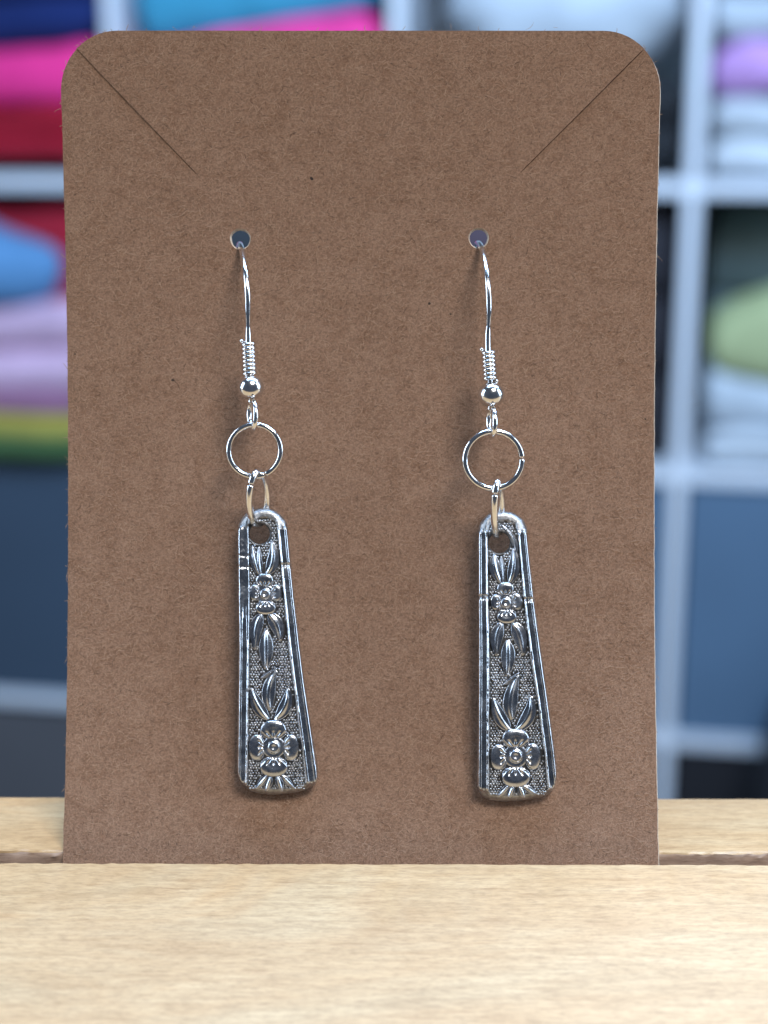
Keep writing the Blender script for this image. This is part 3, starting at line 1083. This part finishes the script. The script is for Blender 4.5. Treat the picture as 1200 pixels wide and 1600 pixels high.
def sbox(name, s0, s1, d0, d1, z0, z1, mat, parent, bev=1.2):
    V, F = [], []
    b = bev
    for (s, d, z) in [(s, d, z) for s in (s0, s1) for d in (d0, d1) for z in (z0, z1)]:
        V.append(sp(s, d, z))
    F = [(0, 1, 3, 2), (4, 6, 7, 5), (0, 4, 5, 1), (2, 3, 7, 6), (0, 2, 6, 4), (1, 5, 7, 3)]
    o = mk(name, V, F, mat, parent, smooth=False)
    md = o.modifiers.new('bevel', 'BEVEL')
    md.width = bev * MM
    md.segments = 2
    return o


unit = empty('shelf_unit', sp(0, 0, ZL[-1] - BT))
meta(unit, 'white cube shelving unit out of focus behind the card', 'shelf unit')
for i in range(-2, 3):
    sbox('upright', i * PIT - BT, i * PIT + BT, 0, DEP, ZL[-1] + BT, ZL[0] - BT, M_WHITE, unit)
for z in ZL:
    if z in (ZL[0], ZL[-1]):
        sbox('shelf_board', -2 * PIT - BT, 2 * PIT + BT, 0, DEP, z - BT, z + BT, M_WHITE, unit)
    else:
        for i in range(-2, 2):
            sbox('shelf_board', i * PIT + BT, (i + 1) * PIT - BT, 1.0, DEP, z - BT, z + BT, M_WHITE, unit)
wv = [sp(-1600, DEP + 20, -1100), sp(1600, DEP + 20, -1100), sp(1600, DEP + 20, 900), sp(-1600, DEP + 20, 900)]
wall = mk('wall', wv + [w + SN * 60 for w in wv], [(0, 1, 2, 3), (7, 6, 5, 4), (0, 4, 5, 1), (2, 6, 7, 3), (1, 5, 6, 2), (0, 3, 7, 4)], M_WALL, smooth=False)
meta(wall, kind='structure')


def cloth(label, c, x0, x1, tl, tr, bl, br, d0=6, depth=300, layers=2, name='folded_cloth', seed=0, puff=0.5):
    """Folded cloth: rounded slab with fold creases along its front. Corner heights given on the photograph, turned into shelf millimetres."""
    s0, _ = px2shelf(x0, 0.5 * (tl + bl), d0)
    s1, _ = px2shelf(x1, 0.5 * (tr + br), d0)
    z = [px2shelf(x0, tl, d0)[1], px2shelf(x1, tr, d0)[1], px2shelf(x0, bl, d0)[1], px2shelf(x1, br, d0)[1]]
    ns = 40
    V, F = [], []
    # cross-section in (depth, height 0..1)
    sec = []
    for l in range(layers):
        h0, h1 = l / layers, (l + 1) / layers
        for k in range(8):
            t = k / 7
            a = -math.pi / 2 + math.pi * t
            sec.append((-math.cos(a), h0 + (h1 - h0) * (0.5 + 0.5 * math.sin(a)), l))
    ncs = len(sec)
    for i in range(ns + 1):
        f = i / ns
        ee = min(f, 1 - f) * ns / 5
        sh = math.sqrt(max(0, 1 - (1 - min(1, ee)) ** 2))
        zt = z[0] + (z[1] - z[0]) * f
        zb = z[2] + (z[3] - z[2]) * f
        zt += 5 * float(vnoise(f * 5, seed, 1)); 
        mid = 0.5 * (zt + zb)
        hh = zt - zb
        s = s0 + (s1 - s0) * f
        for (dx, h, l) in sec:
            rr = min(22, hh / layers * 0.5) * (0.5 + puff)
            dd = d0 + rr + rr * dx + 6 * float(vnoise(f * 4, l * 3.3, seed)) + (1 - sh) * 12
            V.append(sp(s, dd, mid + (zb + h * hh - mid) * (0.55 + 0.45 * sh)))
        V.append(sp(s, d0 + depth, mid + (zt - mid) * (0.55 + 0.45 * sh)))
        V.append(sp(s, d0 + depth, mid + (zb - mid) * (0.55 + 0.45 * sh)))
    m_ = ncs + 2
    for i in range(ns):
        for k in range(m_):
            k2 = (k + 1) % m_
            F.append((i * m_ + k, (i + 1) * m_ + k, (i + 1) * m_ + k2, i * m_ + k2))
    F.append(tuple(range(m_)))
    F.append(tuple(ns * m_ + k for k in range(m_ - 1, -1, -1)))
    V = np.array(V)
    base = V.mean(axis=0); base[2] = V[:, 2].min()
    o = mk(name, V, F, cloth_mat('cloth_' + label.split()[0] + str(seed), c), base=base, autosmooth=60)
    meta(o, label, 'cloth', 'cloths on the shelves')
    return o


def roll(label, c, px, py, rx, ry, d0, depth, name='rolled_cloth', seed=0):
    """soft bundle: rounded, longer into the shelf, with wrinkles"""
    s0, z0 = px2shelf(px, py, d0)
    k = 0.765
    nu, nv = 36, 22
    V, F = [], []
    for i in range(nv + 1):
        t = i / nv
        d = d0 + depth * t
        q = math.sqrt(max(0.0, 1 - abs(2 * t - 1) ** 3.5)) if 0 < i < nv else 0.12
        for a in range(nu):
            th = 2 * math.pi * a / nu
            w = 1 + 0.10 * float(vnoise(math.cos(th) * 1.6 + 5, math.sin(th) * 1.6 + t * 3, seed)) + 0.05 * math.sin(2 * th + 1 + 4 * t) + 0.03 * math.sin(5 * th)
            V.append(sp(s0 + rx * k * q * w * math.cos(th), d, z0 + ry * k * q * w * math.sin(th)))
    for i in range(nv):
        for a in range(nu):
            b = (a + 1) % nu
            F.append((i * nu + a, i * nu + b, (i + 1) * nu + b, (i + 1) * nu + a))
    F.append(tuple(range(nu - 1, -1, -1)))
    F.append(tuple(nv * nu + a for a in range(nu)))
    V = np.array(V)
    base = V.mean(axis=0); base[2] = V[:, 2].min()
    o = mk(name, V, F, cloth_mat('bundle_' + label.split()[0] + str(seed), c), base=base)
    meta(o, label, 'cloth', 'cloths on the shelves')
    return o


# column left of the card, upper cubby
cloth('maroon folded cloth under the hot pink one in the upper left cubby', (0.36, 0.002, 0.02), -200, 150, 168, 168, 246, 250, seed=1)
cloth('hot pink folded cloth between navy and maroon cloths at upper left', (0.90, 0.035, 0.26), -200, 152, 92, 60, 168, 166, seed=2, layers=1)
cloth('navy blue folded cloth on top of the pink one at upper left', (0.002, 0.016, 0.11), -200, 154, -90, -80, 92, 58, seed=3, layers=2)
# column left of the card, middle cubby
cloth('olive green folded cloth at the bottom of the middle left stack', (0.06, 0.13, 0.045), -220, 150, 684, 688, 716, 722, d0=-22, seed=5, layers=1)
cloth('yellow folded cloth below the lilac cloth in the middle left stack', (0.42, 0.36, 0.07), -220, 150, 642, 654, 684, 692, d0=-20, seed=6, layers=1)
cloth('dusty mauve thin folded cloth under the lilac one at left', (0.34, 0.16, 0.27), -220, 150, 612, 618, 643, 652, d0=-12, seed=7, layers=1)
cloth('lilac folded cloth below the bright blue bundle at left', (0.68, 0.46, 0.62), -220, 150, 500, 466, 614, 620, d0=-10, seed=8, layers=2)
cloth('dark red cloth behind the bright blue bundle in the left cubby', (0.34, 0.004, 0.022), -220, 152, 330, 335, 500, 480, d0=4, seed=9, layers=1)
roll('bright blue bundled cloth in front of the dark red cloth at left', (0.11, 0.28, 0.52), -70, 418, 158, 74, -40, 160, seed=10)
# behind the card's top edge
cloth('pink folded cloth under the teal one behind the top edge of the card', (0.90, 0.05, 0.30), 205, 592, 70, 4, 246, 256, seed=12, layers=2)
cloth('teal blue folded cloth above the pink one behind the top edge', (0.05, 0.33, 0.50), 205, 592, -110, -120, 74, 8, seed=13, layers=1)
cloth('black slab put in for the dark gap under the big white bundle right of the card top', (0.012, 0.013, 0.016), 645, 1068, 130, 130, 262, 266, seed=14, layers=2, d0=14)  # added slab: its black paints the unlit gap below the bundle
roll('big white cloth bundle behind the top right corner of the card', (0.50, 0.55, 0.60), 880, 20, 182, 108, -15, 280, seed=15)
# second row, seen through the punched holes
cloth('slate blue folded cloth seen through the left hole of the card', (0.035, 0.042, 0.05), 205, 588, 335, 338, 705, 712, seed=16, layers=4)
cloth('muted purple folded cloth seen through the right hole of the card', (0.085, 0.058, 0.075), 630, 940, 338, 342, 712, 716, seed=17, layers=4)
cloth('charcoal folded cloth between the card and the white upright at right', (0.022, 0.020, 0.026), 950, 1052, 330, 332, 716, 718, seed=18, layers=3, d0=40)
# right column, upper cubby
cloth('off white folded cloth at the bottom of the upper right stack', (0.62, 0.66, 0.70), 1112, 1420, 215, 218, 276, 280, seed=20, layers=1)
cloth('pale grey folded cloth second from below in the upper right stack', (0.52, 0.56, 0.60), 1116, 1420, 156, 150, 216, 219, seed=21, layers=1)
cloth('lilac pink folded cloth between pale cloths at upper right', (0.55, 0.30, 0.62), 1116, 1420, 66, 60, 156, 120, seed=22, layers=1)
cloth('light grey folded cloth on top of the lilac pink one at upper right', (0.50, 0.55, 0.60), 1118, 1420, -90, -90, 66, 60, seed=23, layers=2)
# right column, middle cubby
cloth('white folded cloth at the bottom of the middle right stack', (0.60, 0.65, 0.70), 1102, 1420, 676, 682, 730, 734, seed=25, layers=2)
cloth('grey white folded cloth under the lime green one at right', (0.50, 0.56, 0.62), 1104, 1420, 560, 640, 678, 684, seed=26, layers=1)
cloth('lime green folded cloth slumped on the white ones at the right edge', (0.40, 0.45, 0.23), 1112, 1420, 505, 400, 585, 650, seed=27, layers=1, d0=-4)

cloth('slate grey pile added for the dim cubby back behind the lime green cloth at right', (0.075, 0.10, 0.105), 1108, 1420, 312, 314, 600, 640, seed=28, layers=2, d0=110, depth=200)  # added pile: its slate tone stands in for the shaded cubby back

# ------------------------------------------------------------------ storage bins in the lower rows
def bin_(label, c, i, row, d0=8, top=28, name='storage_bin', seed=0):
    s0, s1 = i * PIT + BT + 5, (i + 1) * PIT - BT - 5
    z0, z1 = ZL[row + 1] + BT + 0.5, ZL[row] - BT - top
    root = empty(name, sp((s0 + s1) / 2, DEP / 2, z0))
    k = NT('bin_' + str(seed))
    v = k.coords()
    k.set(Base_Color=k.ramp(k.noise(v, 6, 3), [(0.3, tuple(x * 0.9 for x in c)), (0.7, c)]), Roughness=0.75)
    mat = k.m
    sbox('front_panel', s0, s1, d0, d0 + 4, z0, z1, mat, root)
    sbox('back_panel', s0, s1, DEP - 20, DEP - 16, z0, z1, mat, root)
    sbox('side_panel', s0, s0 + 4, d0 + 4, DEP - 20, z0, z1, mat, root)
    sbox('side_panel', s1 - 4, s1, d0 + 4, DEP - 20, z0, z1, mat, root)
    sbox('base_panel', s0 + 4, s1 - 4, d0 + 4, DEP - 20, z0, z0 + 4, mat, root)
    meta(root, label, 'bin', 'bins in the lower cubbies')
    return root


bin_('blue storage bin in the lower cubby left of the card', (0.045, 0.074, 0.115), -2, 2, seed=1, top=6)
bin_('blue storage bin mostly hidden behind the lower right edge of the card', (0.09, 0.16, 0.25), 0, 2, seed=2, top=8)
bin_('bright blue storage bin in the lower cubby at far right', (0.09, 0.16, 0.25), 1, 2, seed=3, top=2)
bin_('dark grey bin in the bottom cubby left of the card', (0.10, 0.10, 0.11), -2, 3, seed=4, top=10)
bin_('black bin in the bottom cubby just right of the card', (0.012, 0.012, 0.016), 0, 3, seed=5, top=4)
bin_('black bin in the bottom cubby at far right', (0.012, 0.012, 0.016), 1, 3, seed=6, top=4)

# dark rounded bag at the lower right edge, in front of the shelf
s0, _ = px2shelf(1345, 1160, -120)
V, F = [], []
nu, nv = 40, 24
for i in range(nv + 1):
    t = i / nv
    zz = -1070 + 560 * t
    w = (1 - 0.10 * t) * math.sqrt(max(0.0, 1 - max(0, (t - 0.62) / 0.38) ** 2.4)) if i < nv else 0.06
    for a in range(nu):
        th = 2 * math.pi * a / nu
        c, s = math.cos(th), math.sin(th)
        q = (abs(c) ** 3 + abs(s) ** 3) ** (-1 / 3) * (1 + 0.03 * float(vnoise(th * 2, t * 6, 3)))
        V.append(sp(s0 + 122 * w * q * c, -120 + 80 * w * q * s, zz))
for i in range(nv):
    for a in range(nu):
        b = (a + 1) % nu
        F.append((i * nu + a, i * nu + b, (i + 1) * nu + b, (i + 1) * nu + a))
F.append(tuple(range(nu - 1, -1, -1)))
F.append(tuple(nv * nu + a for a in range(nu)))
V = np.array(V)
bag = mk('dark_bag', V, F, cloth_mat('black_canvas', (0.012, 0.013, 0.018)), base=(*V.mean(axis=0)[:2], V[:, 2].min()))
meta(bag, 'black rounded bag cut off by the lower right edge, in front of the shelf', 'bag')
